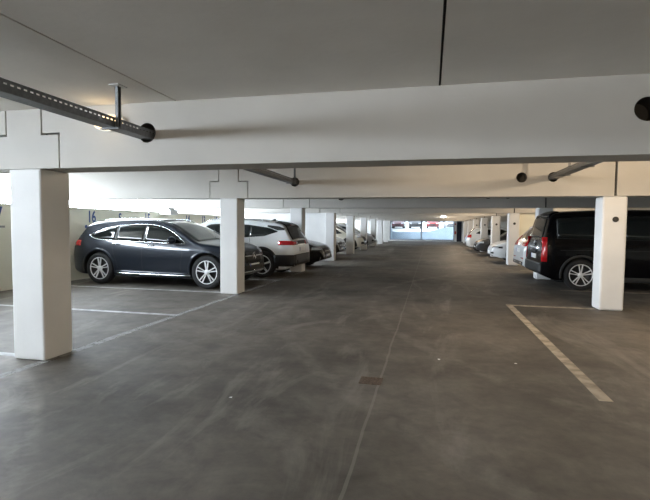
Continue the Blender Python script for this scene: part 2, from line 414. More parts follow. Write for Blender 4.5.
# ------------------------------------------------------------------ floor drain and litter
d = empty('floor_drain', (-.52, 4.27, 0)); d.scale = (.75, .75, 1); tag(d, 'rusty square drain cover set in the aisle floor', 'drain')
bm = bmesh.new()
for lo, hi in (((-.14, -.13), (.14, -.10)), ((-.14, .10), (.14, .13)), ((-.14, -.10), (-.11, .10)), ((.11, -.10), (.14, .10))):
    box(bm, (lo[0], lo[1], 0), (hi[0], hi[1], .006))
link('frame', bm, 'rust', d)
bm = bmesh.new(); box(bm, (-.11, -.10, 0), (.11, .10, .002))
for k in range(6): box(bm, (-.105+k*.037, -.1, .002), (-.085+k*.037, .1, .005))
link('grate', bm, 'rust', d)
for x, y, lab in ((-1.62, 3.55, 'tiny white scrap of paper on the open floor, parapet side of the drain'), (.12, 5.15, 'tiny white scrap of paper on the aisle floor between drain and cream line'), (.92, 5.2, 'tiny white scrap of paper lying beside the long cream line')):
    bm = bmesh.new(); bmesh.ops.create_circle(bm, cap_ends=True, segments=7, radius=.018)
    for v in bm.verts: v.co *= random.uniform(.6, 1.1); v.co.z += random.uniform(.002, .010)
    o = link('paper_scrap', bm, 'litter', loc=(x, y, 0)); tag(o, lab, 'litter')

# ------------------------------------------------------------------ wall numbers
def text_mesh(name, s, size, m, loc, rot, parent=None, ext=.002, xs=1):
    cu = bpy.data.curves.new(name, 'FONT'); cu.body = s; cu.size = size; cu.extrude = ext; cu.align_x = 'CENTER'; cu.align_y = 'CENTER'
    cu.offset = size*.022
    o = bpy.data.objects.new(name, cu); COL.objects.link(o)
    dg = bpy.context.evaluated_depsgraph_get()
    me = bpy.data.meshes.new_from_object(o.evaluated_get(dg), depsgraph=dg)
    bpy.data.objects.remove(o, do_unlink=True)
    me.materials.clear(); me.materials.append(M[m])
    n = bpy.data.objects.new(name, me); COL.objects.link(n); n.location = loc; n.rotation_euler = rot; n.scale = (xs, 1, 1)
    if parent: n.parent = parent
    return n
RW = (math.pi/2, 0, math.pi/2)
for s, y, lab in (('17', 7.97, 'blue number 17 on the bare parapet beside the first column'), ('16', 10.82, 'blue number 16 on the parapet behind the tail of the blue black car'),
                  ('S', 12.0, 'single blue letter S painted on the parapet'), ('15', 13.35, 'blue number 15 on the parapet just above the roof of the blue black car'),
                  ('14', 15.9, 'faded blue number 14 above the windscreen of the blue black car'), ('13', 17.15, 'faded blue number 13 midway between the two off-roaders'),
                  ('12', 18.25, 'faded blue number 12 right beside the second column')):
    o = text_mesh('bay_number' if s != 'S' else 'bay_letter', s, .44 if s != 'S' else .38, 'blue', (XW+.002, y, 1.645 if s != 'S' else 1.64), RW, xs=.74)
    tag(o, lab, 'number' if s != 'S' else 'letter')
for s, y, lab in (('17', 7.97, 'small faded notice on the parapet beside the first column'), ('16', 10.75, 'small faded notice near the tail lamp of the blue black car'), ('14', 15.9, 'small faded notice behind the windscreen of the blue black car')):
    o = empty('bay_notice', (XW, y, 1.39)); tag(o, lab, 'notice')
    bm = bmesh.new(); cyl(bm, (0, -.14, 0), (.004, -.14, 0), .05, 20); link('round_mark', bm, 'blue', o)
    link('notice_strip', BX((0, -.06, -.022), (.003, .22, .022)), 'darkwall', o)

# round dark plates on the van side columns
for i in range(1, 7):
    y = Y1+BAY*i
    bm = bmesh.new(); cyl(bm, (0, 0, 0), (0, -.02, 0), .048, 24)
    o = link('round_plate', bm, 'black', loc=(XR+.21, y, 1.62)); bm = bmesh.new(); cyl(bm, (0, -.02, 0), (0, -.03, 0), .02, 16)
    link('screw_cover', bm, 'trim', o)
    tag(o, f'small round black plate on the {ORD[i]} white column of the van side', 'plate', 'round plates on the van side columns')

# ------------------------------------------------------------------ cable trays
def tray(name, x, z, y0, y1, hangers, label, w=.13, h=.08):
    r = empty(name, (x, y0, z)); tag(r, label, 'cable tray')
    L = y1-y0; hw = w/2
    # perforated channel: two side flanges with slots and a bottom
    bm = bmesh.new()
    for s in (-1, 1):
        X0, X1 = (s*hw-.0015, s*hw+.0015)
        box(bm, (X0, 0, -h/2), (X1, L, .006)); box(bm, (X0, 0, .018), (X1, L, h/2))
        n = int(L/.05)
        for k in range(n+1):
            a = k*.05
            box(bm, (X0, a, .006), (X1, min(L, a+.022), .018))
    box(bm, (-hw, 0, -h/2-.003), (hw, L, -h/2))
    n = int(L/.05)
    link('channel', bm, 'galv', r)
    for k in range(4):
        bm = bmesh.new(); pts = []
        ph = random.uniform(0, 6)
        for q in range(int(L/.25)+2):
            yy = min(L, q*.25)
            pts.append((-hw*.6+k*hw*.4 + .006*math.sin(yy*2+ph), yy, -h/2+.012+.004*math.sin(yy*3+ph)))
        pts = [p for i_, p in enumerate(pts) if i_ == 0 or p[1] > pts[i_-1][1]+.01]
        tube_path(bm, pts, .010); link('cable', bm, 'cable', r, smooth=True)
    for k, yy in enumerate(hangers):
        bm = bmesh.new(); a = yy-y0; top = ZC-z
        for s in (-1, 1): box(bm, (hw+.004, a+s*.016-.006, -h/2-.01), (hw+.03, a+s*.016+.006, top-.008))
        box(bm, (hw+.004, a-.012, -h/2-.01), (hw+.008, a+.012, top-.008))
        hg = link('hanger', bm, 'galv', r)
        link('ceiling_plate', BX((hw-.03, a-.06, top-.008), (hw+.065, a+.06, top)), 'white', hg)
        link('bracket', BX((-hw-.02, a-.02, -h/2-.014), (hw+.03, a+.02, -h/2-.004)), 'galv', hg)
    return r
tray('cable_tray', -2.71, 2.33, -2.0, 4.2, (3.5,), 'perforated steel cable tray hung from the ceiling, entering the first beam')
tray('cable_tray', -2.71, 2.345, 4.45, 9.2, (8.75,), 'steel cable tray entering the second beam on the parapet side')
tray('cable_tray', 2.13, 2.375, 4.45, 9.2, (7.2, 8.35), 'steel cable tray entering the second beam on the van side')

# ------------------------------------------------------------------ luminaires
def bulkhead(loc, label, m, watt, col):
    r = empty('bulkhead_lamp', loc); tag(r, label, 'lamp')
    bm = bmesh.new(); bmesh.ops.create_uvsphere(bm, u_segments=24, v_segments=12, radius=1)
    for v in bm.verts: v.co = Vector((v.co.x*.17, min(0, v.co.y)*.075-.02, v.co.z*.075))
    link('diffuser', bm, m, r, smooth=True)
    bm = bmesh.new(); bmesh.ops.create_cone(bm, cap_ends=True, segments=28, radius1=1, radius2=1, depth=.03, matrix=Matrix.Rotation(math.pi/2, 4, 'X'))
    for v in bm.verts: v.co = Vector((v.co.x*.18, v.co.y-.015, v.co.z*.085))
    link('base', bm, 'white', r)
    if watt:
        l = bpy.data.lights.new('lamp_glow', 'POINT'); l.energy = watt; l.color = col; l.shadow_soft_size = .07
        o = bpy.data.objects.new('lamp_glow', l); COL.objects.link(o); o.parent = r; o.location = (0, -.13, -.02)
bulkhead((-3.12, Y1, 2.46), 'oval bulkhead lamp on the first beam behind the cable tray', 'warm', .5, (1, .78, .5))
bulkhead((.75, Y1+25, 2.115), 'white oval bulkhead lamp on a far beam above the aisle', 'cool', 8.0, (1, .95, .85))

def batten(loc, label, watt):
    r = empty('batten_lamp', loc); tag(r, label, 'lamp', 'ceiling battens over the van side')
    link('housing', BX((-.60, -.05, -.02), (.60, .05, 0), .008), 'white', r)
    link('tube', BX((-.57, -.02, -.045), (.57, .02, -.02), .008), 'warm', r)
    l = bpy.data.lights.new('lamp_glow', 'POINT'); l.shadow_soft_size = .04; l.energy = watt; l.color = (1, .78, .54)
    o = bpy.data.objects.new('lamp_glow', l); COL.objects.link(o); o.parent = r; o.location = (0, 0, -.095)
for k, (x, y, wt) in enumerate(((3.4, 6.9, 1.0), (.6, 7.0, .45), (4.4, 17.0, 1.0), (2.0, 22.6, .6), (1.5, 27.6, .5), (2.0, 32.6, .5), (2.0, 37.6, .5), (2.0, 42.6, .5), (.4, -3.5, 1.35))):  # second added to spread warm light on the beam, last added unseen behind camera
    batten((x, y, ZC), 'slim white ceiling batten out of view, some added for warm light', LAMP_W*wt)

# ------------------------------------------------------------------ cars
def smooth_curve(pts, n=16):
    """Catmull-Rom through 2D points, x kept monotone."""
    P = np.array(pts, float); P = np.vstack([2*P[0]-P[1], P, 2*P[-1]-P[-2]]); out = []
    for i in range(1, len(P)-2):
        p0, p1, p2, p3 = P[i-1:i+3]
        # chordal parametrisation keeps tight corners tight
        t = [0]
        for a, b in ((p0, p1), (p1, p2), (p2, p3)): t.append(t[-1]+max(1e-6, np.linalg.norm(b-a)**.5))
        for u in np.linspace(t[1], t[2], n, endpoint=False):
            A1 = (t[1]-u)/(t[1]-t[0])*p0+(u-t[0])/(t[1]-t[0])*p1; A2 = (t[2]-u)/(t[2]-t[1])*p1+(u-t[1])/(t[2]-t[1])*p2
            A3 = (t[3]-u)/(t[3]-t[2])*p2+(u-t[2])/(t[3]-t[2])*p3
            B1 = (t[2]-u)/(t[2]-t[0])*A1+(u-t[0])/(t[2]-t[0])*A2; B2 = (t[3]-u)/(t[3]-t[1])*A2+(u-t[1])/(t[3]-t[1])*A3
            out.append((t[2]-u)/(t[2]-t[1])*B1+(u-t[1])/(t[2]-t[1])*B2)
    out.append(P[-2]); out = np.array(out)
    out[:, 0] = np.maximum.accumulate(out[:, 0]) + np.arange(len(out))*1e-6
    return out

class Body:
    """Car body as an implicit shape: side outline x half width; all trims are fitted onto it."""
    def __init__(s, top, W, prof, zb=.22, rf=.6, rr=.5, kf=.30, kr=.20, r=.09, crown=.035, pf=2.6, pr=3.0):
        s.o = smooth_curve(top); s.W = W; s.zb0 = zb; s.rf, s.rr, s.kf, s.kr, s.r, s.cr, s.pf, s.pr = rf, rr, kf, kr, r, crown, pf, pr
        s.x0, s.x1 = s.o[0, 0], s.o[-1, 0]
        zz = np.linspace(0, 2.2, 221); mm = np.interp(zz, *zip(*prof))
        k = np.hanning(13); k /= k.sum(); mm = np.convolve(np.pad(mm, 6, 'edge'), k, 'valid'); s.zz, s.mm = zz, mm
    def zt(s, x): return float(np.interp(x, s.o[:, 0], s.o[:, 1]))
    def zb(s, x):
        e = min(x-s.x0, s.x1-x); zt = s.zt(x)
        return min(s.zb0 + .14*max(0, 1-e/.45)**2, zt-.02)
    def wp(s, x):
        a = max(0, (x-(s.x1-s.rf))/s.rf); b = max(0, ((s.x0+s.rr)-x)/s.rr)
        return s.W/2*(1-s.kf*min(1, a)**s.pf-s.kr*min(1, b)**s.pr)
    def m(s, z): return float(np.interp(z, s.zz, s.mm))
    def lim(s, x):
        zt, zb = s.zt(x), s.zb(x); c = min(s.cr, .25*(zt-zb)); r = min(s.r, .45*(zt-zb)); return zt, zb, c, r
    def y(s, x, z):
        zt, zb, c, r = s.lim(x); ze = zt-c
        w = s.wp(x)
        if z <= ze-r: return w*s.m(z)
        y0 = w*s.m(ze-r); z = min(z, ze); f = (z-(ze-r))/r
        return y0-r*1.3*(1-math.sqrt(max(0, 1-f*f)))
    def section(s, x):
        zt, zb, c, r = s.lim(x); ze = zt-c; P = [(0, zb), (s.y(x, zb)*.55, zb), (s.y(x, zb)*.93, zb)]
        for f in np.linspace(0, 1, 18): z = zb+.015*(zt-zb)+(ze-r-zb-.015*(zt-zb))*f; P.append((s.y(x, z), z))
        for a in np.linspace(0, math.pi/2, 7)[1:]: z = ze-r+r*math.sin(a); P.append((s.y(x, z), z))
        ye = P[-1][0]
        for f in (.8, .6, .4, .2, 0): P.append((ye*f, ze+c*(1-f*f)))
        return P
    def mesh(s, n=110):
        d = np.r_[0, np.cumsum(np.hypot(*np.diff(s.o, axis=0).T))]; L = np.linspace(0, d[-1], n)
        xs = np.interp(L, d, s.o[:, 0]); xs = np.unique(np.r_[xs, np.linspace(s.x0, s.x1, 70)[1:-1]])
        keep = [xs[0]]
        for x in xs[1:]:
            if x-keep[-1] > .0015: keep.append(x)
        bm = bmesh.new(); rings = []
        for x in keep:
            P = s.section(x); full = P + [(-yy, z) for yy, z in P[-2:0:-1]]
            rings.append([bm.verts.new((x, yy, z)) for yy, z in full])
        for A, B in zip(rings, rings[1:]):
            k = len(A)
            for i in range(k): bm.faces.new((A[i], B[i], B[(i+1) % k], A[(i+1) % k]))
        bm.faces.new(rings[0]); bm.faces.new(rings[-1][::-1])
        bmesh.ops.recalc_face_normals(bm, faces=bm.faces)
        return bm
    def inside(s, x, y, z):
        if not s.x0 < x < s.x1: return False
        zt, zb, c, r = s.lim(x)
        if z < zb or z > zt: return False
        ye = s.y(x, zt-c)
        if z > zt-c: return abs(y) < ye*math.sqrt(max(0, (zt-z)/c))
        return abs(y) < s.y(x, z)
    def end(s, y, z, front):
        """x of the rear / front skin at (y, z)."""
        st = s.x1 if front else s.x0; d = -1 if front else 1; step = .02; x = st
        for k in range(90):
            if s.inside(x, y, z): break
            x += d*step
        lo, hi = x-d*step, x
        for _ in range(12):
            mid = (lo+hi)/2
            if s.inside(mid, y, z): hi = mid
            else: lo = mid
        return hi
    def topz(s, x, v):
        zt, zb, c, r = s.lim(x); ye = s.y(x, zt-c); return v*ye, zt-c*v*v

def patch_bm(bm, G, off, th, mi=0):
    """closed thin shell laid on a grid of surface points, off metres proud of it."""
    G = np.array(G, float); n, m = G.shape[:2]
    du = np.gradient(G, axis=0); dv = np.gradient(G, axis=1); N = np.cross(du, dv); l = np.linalg.norm(N, axis=2, keepdims=True); N /= np.maximum(l, 1e-9)
    c = G.reshape(-1, 3).mean(0); nb = N.reshape(-1, 3).mean(0); ref = c-np.array([0, 0, .6])
    ref[0] *= .35
    if np.dot(nb, ref) < 0: N = -N
    O = G+N*off; I = G+N*(off-th)
    V = [[bm.verts.new(p) for p in row] for row in O]; U = [[bm.verts.new(p) for p in row] for row in I]
    fs = []
    for i in range(n-1):
        for j in range(m-1):
            fs.append(bm.faces.new((V[i][j], V[i+1][j], V[i+1][j+1], V[i][j+1]))); fs.append(bm.faces.new((U[i][j], U[i][j+1], U[i+1][j+1], U[i+1][j])))
    for i in range(n-1):
        for j in (0, m-1): fs.append(bm.faces.new((V[i][j], V[i+1][j], U[i+1][j], U[i][j])))
    for j in range(m-1):
        for i in (0, n-1): fs.append(bm.faces.new((V[i][j], V[i][j+1], U[i][j+1], U[i][j])))
    for f in fs: f.material_index = mi
    bmesh.ops.recalc_face_normals(bm, faces=fs)

def side_grid(B, xs, zlo, zhi, side, nx=16, nz=7):
    """xs=(a,b); zlo,zhi: lists of (x,z) lines."""
    G = []
    for f in np.linspace(0, 1, nx):
        x = xs[0]+(xs[1]-xs[0])*f; a = np.interp(x, *zip(*zlo)); b = np.interp(x, *zip(*zhi)); b = max(b, a+.004)
        G.append([(x, side*B.y(x, z), z) for z in np.linspace(a, b, nz)])
    return G

def end_grid(B, ys, zlo, zhi, front, ny=9, nz=5):
    G = []
    for f in np.linspace(0, 1, ny):
        y = ys[0]+(ys[1]-ys[0])*f; a = np.interp(y, *zip(*zlo)) if not isinstance(zlo, float) else zlo; b = np.interp(y, *zip(*zhi)) if not isinstance(zhi, float) else zhi
        G.append([(B.end(y, z, front), y, z) for z in np.linspace(a, b, nz)])
    return G

def wrap_grid(B, path_s, zlo, zhi, front, n=14, nz=5):
    """a lamp that wraps round a corner: path in the plan view, from (end face, y) to (side, x). path_s=(y_inner, x_outer, side)."""
    yi, xo, side = path_s
    G = []
    zm = (zlo+zhi)/2
    # plan curve of the skin at mid height
    pts = []
    st = B.x1 if front else B.x0; d = -1 if front else 1
    for f in np.linspace(0, 1, 60):
        y = yi+(B.W/2*.985-yi)*f; x = B.end(y, zm, front)
        if (x-xo)*d > 0: break
        pts.append((x, y))
    x = pts[-1][0]
    while (xo-x)*d > 0.01: x += d*.02; pts.append((x, B.y(x, zm)))
    P = np.array(pts); L = np.r_[0, np.cumsum(np.hypot(*np.diff(P, axis=0).T))]
    for f in np.linspace(0, 1, n):
        x = np.interp(f*L[-1], L, P[:, 0]); y = np.interp(f*L[-1], L, P[:, 1]); row = []
        for z in np.linspace(zlo, zhi, nz):
            # follow the skin: move along x on the end face, along y on the side
            xe = B.end(y, z, front) if y < B.W/2*.9 else x
            if y < B.W/2*.9 and abs(xe-x) < .25: row.append((xe, side*y, z))
            else: row.append((x, side*B.y(x, z), z))
        G.append(row)
    return G

def wheel(parent, x, y, R, style, width=.215):
    side = 1 if y > 0 else -1; w = width/2
    bm = bmesh.new()
    rr = R*.70
    lathe_y(bm, [(-w*.8, rr), (-w*.98, rr+.02), (-w*1.0, R-.05), (-w*.86, R-.012), (-w*.6, R), (w*.6, R), (w*.86, R-.012), (w*1.0, R-.05), (w*.98, rr+.02), (w*.8, rr), (-w*.8, rr)], 40)
    bmesh.ops.recalc_face_normals(bm, faces=bm.faces)
    o = link('wheel', bm, 'rubber', parent, smooth=True, loc=(x, y, R))
    if side < 0: o.rotation_euler = (0, 0, math.pi)
    # rim: barrel + dish (outer face at +y)
    bm = bmesh.new()
    lathe_y(bm, [(w*.82, rr+.006), (w*.86, rr-.004), (w*.80, rr-.022), (w*.45, rr-.035), (w*.1, rr-.05), (w*.05, .0)], 40)
    link('rim', bm, 'darkalloy', o, smooth=True)
    bm = bmesh.new(); lathe_y(bm, [(w*.78, rr+.004), (w*.93, rr), (w*.93, rr-.014), (w*.78, rr-.02)], 40)
    n, dbl = style
    for k in range(n):
        a0 = 2*math.pi*k/n+.3
        for s_ in ((-1, 1) if dbl else (0,)):
            da0, da1 = s_*.10, s_*.17
            p0 = (math.cos(a0+da0*2.2)*.05, math.sin(a0+da0*2.2)*.05); p1 = (math.cos(a0+da1)*(rr-.012), math.sin(a0+da1)*(rr-.012))
            d = Vector((p1[0]-p0[0], p1[1]-p0[1])).normalized(); q = Vector((-d.y, d.x))
            w0, w1 = (.010, .0115) if dbl else (.018, .028)
            vs = []
            for yy in (w*.60, w*.86):
                for p, hw in ((p0, w0), (p1, w1)):
                    for s2 in (-1, 1): vs.append(bm.verts.new((p[0]+q.x*hw*s2, yy, p[1]+q.y*hw*s2)))
            for f in ((0, 1, 3, 2), (4, 6, 7, 5), (0, 4, 5, 1), (2, 3, 7, 6), (0, 2, 6, 4), (1, 5, 7, 3)): bm.faces.new([vs[i] for i in f])
    bmesh.ops.recalc_face_normals(bm, faces=bm.faces)
    link('spokes', bm, 'alloy', o)
    bm = bmesh.new(); lathe_y(bm, [(w*.5, .062), (w*.92, .055), (w*.95, .03), (w*.95, .001)], 24); link('hub_cap', bm, 'alloy', o, smooth=True)
    return o

def make_car(name, label, cat, loc, rz, sp):
    r = empty(name, loc, rz); tag(r, label, cat, sp.get('group'))
    B = Body(sp['top'], sp['W'], sp['prof'], **sp.get('body', {}))
    R = sp['R']; wr, wf = sp['axles']; det = sp.get('detail', 2)
    body = link('body', B.mesh(110 if det > 1 else 60), [sp['paint'], 'black'], r, smooth=True)
    cs = []
    for x in (wr, wf):
        c = bmesh.new()
        for s in (-1, 1): cyl(c, (x, s*(B.W/2-.27), R+.01), (x, s*(B.W/2+.3), R+.01), R+.05, 40)
        co = link('cut', c, [sp['paint'], 'black'])
        co.location = loc; co.rotation_euler = (0, 0, rz)
        for p in co.data.polygons: p.material_index = 1
        cs.append(co)
    bpy.context.view_layer.update()
    boolean(body, cs)
    for x in (wr, wf):
        for s in (-1, 1): wheel(r, x, s*(B.W/2-.115-.012), R, sp['spokes'])
    def part(nm, m, builder, parent=r, smooth=True):
        bm = bmesh.new(); builder(bm); return link(nm, bm, m, parent, smooth=smooth)
    # arch and sill cladding
    if sp.get('clad'):
        cw, cm = sp['clad']
        for x, s in ((wr, -1), (wr, 1), (wf, -1), (wf, 1)):
            def f(bm, x=x, s=s):
                if 1:
                    G = []
                    for a in np.linspace(math.radians(-14), math.radians(194), 34):
                        row = []
                        for q in np.linspace(R+.048, R+.05+cw, 4):
                            px, pz = x+q*math.cos(a), R+.01+q*math.sin(a); px = min(max(px, B.x0+.03), B.x1-.03)
                            row.append((px, s*B.y(px, max(pz, B.zb(px)+.01)), max(pz, .2)))
                        G.append(row)
                    patch_bm(bm, G, .012, .02)
            part('arch_cladding', cm, f)
        sh = sp.get('sill_h', .13)
        for s in (-1, 1):
            part('sill_cladding', cm, lambda bm: patch_bm(bm, side_grid(B, (wr+R+.06, wf-R-.06), [(0, B.zb0+.005)], [(0, B.zb0+sh)], s, 12, 4), .012, .02))
    if sp.get('sill_trim'):
        z0, z1 = sp['sill_trim']
        for s in (-1, 1):
            part('sill_trim', 'chrome', lambda bm: patch_bm(bm, side_grid(B, (wr+R+.03, wf-R-.05), [(0, z0)], [(0, z1)], s, 12, 3), .022, .022))
    # side glass: bright surround, black pillars, panes
    lo, hi = sp['dlo']; xa, xb = lo[0][0], lo[-1][0]
    if sp.get('dlo_chrome'):
        e = .016
        loop = [(x, z) for x, z in smooth_curve_free(lo, 8)][1:-1] + [(x, z) for x, z in smooth_curve_free(hi[::-1], 8)]
        for s in (-1, 1):
            bm = bmesh.new(); tube_path(bm, [(x, s*(B.y(x, z)+.006), z) for x, z in loop + loop[:1]], .008, 6)
            link('window_surround', bm, 'chrome', r, smooth=True)
    for s in (-1, 1):
        part('window_pillars', 'black', lambda bm: patch_bm(bm, side_grid(B, (xa, xb), lo, hi, s, 40, 6), .006, .016))
    pl = sp['pillars']
    for a, b in zip(pl, pl[1:]):
        a_, b_ = a+.022, b-.022
        for s in (-1, 1):
            def f(bm): patch_bm(bm, side_grid(B, (max(a_, xa+.02), min(b_, xb-.02)), [(x, z+.012) for x, z in lo], [(x, z-.012) for x, z in hi], s, 18, 6), .011, .018)
            part('side_window', sp.get('sideglass', 'glass'), f)
    # windscreen, rear window, roof panel
    def topgrid(x0, x1, v0, v1, n=14):
        d = np.r_[0, np.cumsum(np.hypot(*np.diff(B.o, axis=0).T))]; a, b = np.interp([x0, x1], B.o[:, 0], d); G = []
        for L in np.linspace(a, b, n):
            x = float(np.interp(L, d, B.o[:, 0])); f = (L-a)/(b-a); vm = v0+(v1-v0)*f
            G.append([(x, *B.topz(x, v)) for v in np.linspace(-vm, vm, 13)])
        return G
    for nm, key in (('windscreen', 'ws'), ('rear_window', 'rw')):
        if sp.get(key):
            x0, x1, v0, v1 = sp[key]
            part(nm, 'screen' if nm == 'windscreen' else 'glass', lambda bm: patch_bm(bm, topgrid(x0, x1, v0, v1), .006, .014))
    if sp.get('roof_panel'):
        x0, x1 = sp['roof_panel']
        part('roof_panel', 'glass', lambda bm: patch_bm(bm, topgrid(x0, x1, .86, .86), .005, .012))
    if sp.get('spoiler'):
        x0, x1, m = sp['spoiler']
        part('spoiler', m, lambda bm: patch_bm(bm, topgrid(x0, x1, .93, .95, 8), .02, .035))
    # roof rails
    if sp.get('rails'):
        x0, x1, rm = sp['rails']
        for s in (-1, 1):
            pts = []
            for x in np.linspace(x0, x1, 18):
                zt, zb, c, rr_ = B.lim(x); e = min(1, min(x-x0, x1-x)/.12)
                pts.append((x, s*(B.y(x, zt-c)+.015), zt-c+.002+.030*e))
            part('roof_rail', rm, lambda bm: tube_path(bm, pts, .015))
    # mirrors
    if sp.get('mirror'):
        mx, mz, mm = sp['mirror']
        for s in (-1, 1):
            bm = bmesh.new(); bmesh.ops.create_uvsphere(bm, u_segments=18, v_segments=10, radius=1)
            y0 = B.y(mx, mz)+.13
            for v in bm.verts:
                x, y, z = v.co; x = x*.09*(1 if x > 0 else .35); v.co = (mx+x*1.2, s*(y0+y*.13), mz+.04+z*.09)
            o = link('mirror', bm, mm, r, smooth=True)
            link('mirror_arm', BX((mx-.03, min(s*(y0-.16), s*(y0-.06)), mz-.03), (mx+.03, max(s*(y0-.16), s*(y0-.06)), mz), .008), 'black', o)
            link('mirror_glass', BX((mx-.036, min(s*(y0-.09), s*(y0+.09)), mz-.02), (mx-.031, max(s*(y0-.09), s*(y0+.09)), mz+.085)), 'chrome', o)
    # door handles and panel gaps
    for hx, hz in sp.get('handles', ()):
        for s in (-1, 1):
            yb = B.y(hx, hz)
            bm = bmesh.new(); tube_path(bm, [(hx-.11, s*(yb+.002), hz), (hx-.09, s*(yb+.028), hz+.004), (hx+.09, s*(yb+.028), hz+.004), (hx+.11, s*(yb+.002), hz)], .013)
            link('door_handle', bm, sp.get('handle_mat', sp['paint']), r, smooth=True)
    gaps = sp.get('gaps', ())
    if gaps:
        for s in (-1, 1):
            for line in gaps:
                if 1:
                    bm = bmesh.new(); P = smooth_curve_free(line)
                    G = []
                    for k in range(len(P)):
                        t = P[min(k+1, len(P)-1)]-P[max(k-1, 0)]; t /= np.linalg.norm(t)+1e-9; q = np.array([-t[1], t[0]])*.004
                        G.append([(*[p[0]], s*B.y(p[0], p[1]), p[1]) for p in (P[k]-q, P[k]+q)])
                    patch_bm(bm, G, .0015, .004)
                    link('panel_gap', bm, 'black', r)
    # end details: list of (name, material, kind, args, offset)
    for nm, m, kind, args, off in sp.get('ends', ()):
        if kind == 'face':
            ys, zl, zh, fr = args; part(nm, m, lambda bm: patch_bm(bm, end_grid(B, ys, zl, zh, fr), off, off+.012))
        elif kind == 'wrap':
            yi, xo, zl, zh, fr = args
            for s in (1, -1): part(nm, m, lambda bm: patch_bm(bm, wrap_grid(B, (yi, xo, s), zl, zh, fr), off, off+.012))
        elif kind == 'faces':
            ys, zl, zh, fr = args
            for s in (1, -1): part(nm, m, lambda bm: patch_bm(bm, end_grid(B, (s*ys[0], s*ys[1]), [(min(s*a, 9), b) for a, b in (zl if s > 0 else zl[::-1])] if isinstance(zl, list) else zl, [(s*a, b) for a, b in (zh if s > 0 else zh[::-1])] if isinstance(zh, list) else zh, fr), off, off+.012))
        elif kind == 'side':
            xs, zl, zh = args
            for s in (1, -1): part(nm, m, lambda bm: patch_bm(bm, side_grid(B, xs, zl, zh, s), off, off+.012))
        elif kind == 'plate':
            y, z, fr = args; x = B.end(y, z, fr); d = 1 if fr else -1
            p = link(nm, BX((x-.004, y-.26, z-.055), (x+.012*1, y+.26, z+.055)) if fr else BX((x-.012, y-.26, z-.055), (x+.004, y+.26, z+.055)), 'plate', r)
            link('country_band', BX((x+.012, y-.26, z-.055), (x+.014, y-.215, z+.055)) if fr else BX((x-.014, y+.215, z-.055), (x-.012, y+.26, z+.055)), 'plateblue', p)
        elif kind == 'star':
            y, z, fr, q = args; x = B.end(y, z, fr); d = 1 if fr else -1
            bm = bmesh.new()
            bmesh_ring(bm, q, .1*q+.002)
            for k in range(3):
                a = math.pi/2+2*math.pi*k/3
                t = [bm.verts.new((0, math.cos(b_)*ra, math.sin(b_)*ra)) for b_, ra in ((a, q*.95), (a+math.pi/3, q*.14), (a-math.pi/3, q*.14))]
                c1 = bm.verts.new((.012, 0, 0)); c2 = bm.verts.new((-.004, 0, 0))
                bm.faces.new((t[0], t[1], c1)); bm.faces.new((t[0], c1, t[2])); bm.faces.new((t[1], t[0], c2)); bm.faces.new((t[0], t[2], c2))
            bmesh.ops.recalc_face_normals(bm, faces=bm.faces)
            o = link(nm, bm, 'chrome', r, smooth=False, loc=(x+d*.02, y, z))
            if not fr: o.rotation_euler = (0, 0, math.pi)
    if sp.get('antenna'):
        ax = sp['antenna']; z = B.zt(ax)
        bm = bmesh.new(); prism_xz(bm, [(ax-.09, z-.01), (ax+.09, z-.01), (ax+.02, z+.025), (ax-.05, z+.065), (ax-.085, z+.06)], -.018, .018)
        link('antenna_fin', bm, 'black', r)
    if sp.get('exhaust'):
        pass
    return r

def bmesh_ring(bm, R, r, seg=28, cs=8):
    rings = []
    for k in range(seg):
        a = 2*math.pi*k/seg
        rings.append([bm.verts.new((r*math.sin(2*math.pi*j/cs), math.cos(a)*(R+r*math.cos(2*math.pi*j/cs)), math.sin(a)*(R+r*math.cos(2*math.pi*j/cs)))) for j in range(cs)])
    for k in range(seg):
        A, B = rings[k], rings[(k+1) % seg]
        for j in range(cs): bm.faces.new((A[j], A[(j+1) % cs], B[(j+1) % cs], B[j]))

def smooth_curve_free(pts, n=10):
    P = np.array(pts, float)
    if len(P) == 2: return np.array([P[0]+(P[1]-P[0])*f for f in np.linspace(0, 1, n)])
    P = np.vstack([2*P[0]-P[1], P, 2*P[-1]-P[-2]]); out = []
    for i in range(1, len(P)-2):
        p0, p1, p2, p3 = P[i-1:i+3]
        for u in np.linspace(0, 1, n, endpoint=False):
            out.append(.5*((2*p1)+(-p0+p2)*u+(2*p0-5*p1+4*p2-p3)*u*u+(-p0+3*p1-3*p2+p3)*u**3))
    out.append(P[-2]); return np.array(out)

SUVPROF = [(0, .90), (.25, .93), (.45, .975), (.70, 1.0), (.88, .99), (1.02, .955), (1.08, .93), (1.55, .735), (2.2, .5)]
CARPROF = [(0, .90), (.22, .93), (.42, .975), (.62, 1.0), (.78, .985), (.90, .95), (.96, .925), (1.40, .68), (2.2, .4)]
VANPROF = [(0, .93), (.3, .96), (.6, .995), (.85, 1.0), (1.1, .985), (1.2, .965), (1.85, .86), (2.2, .75)]

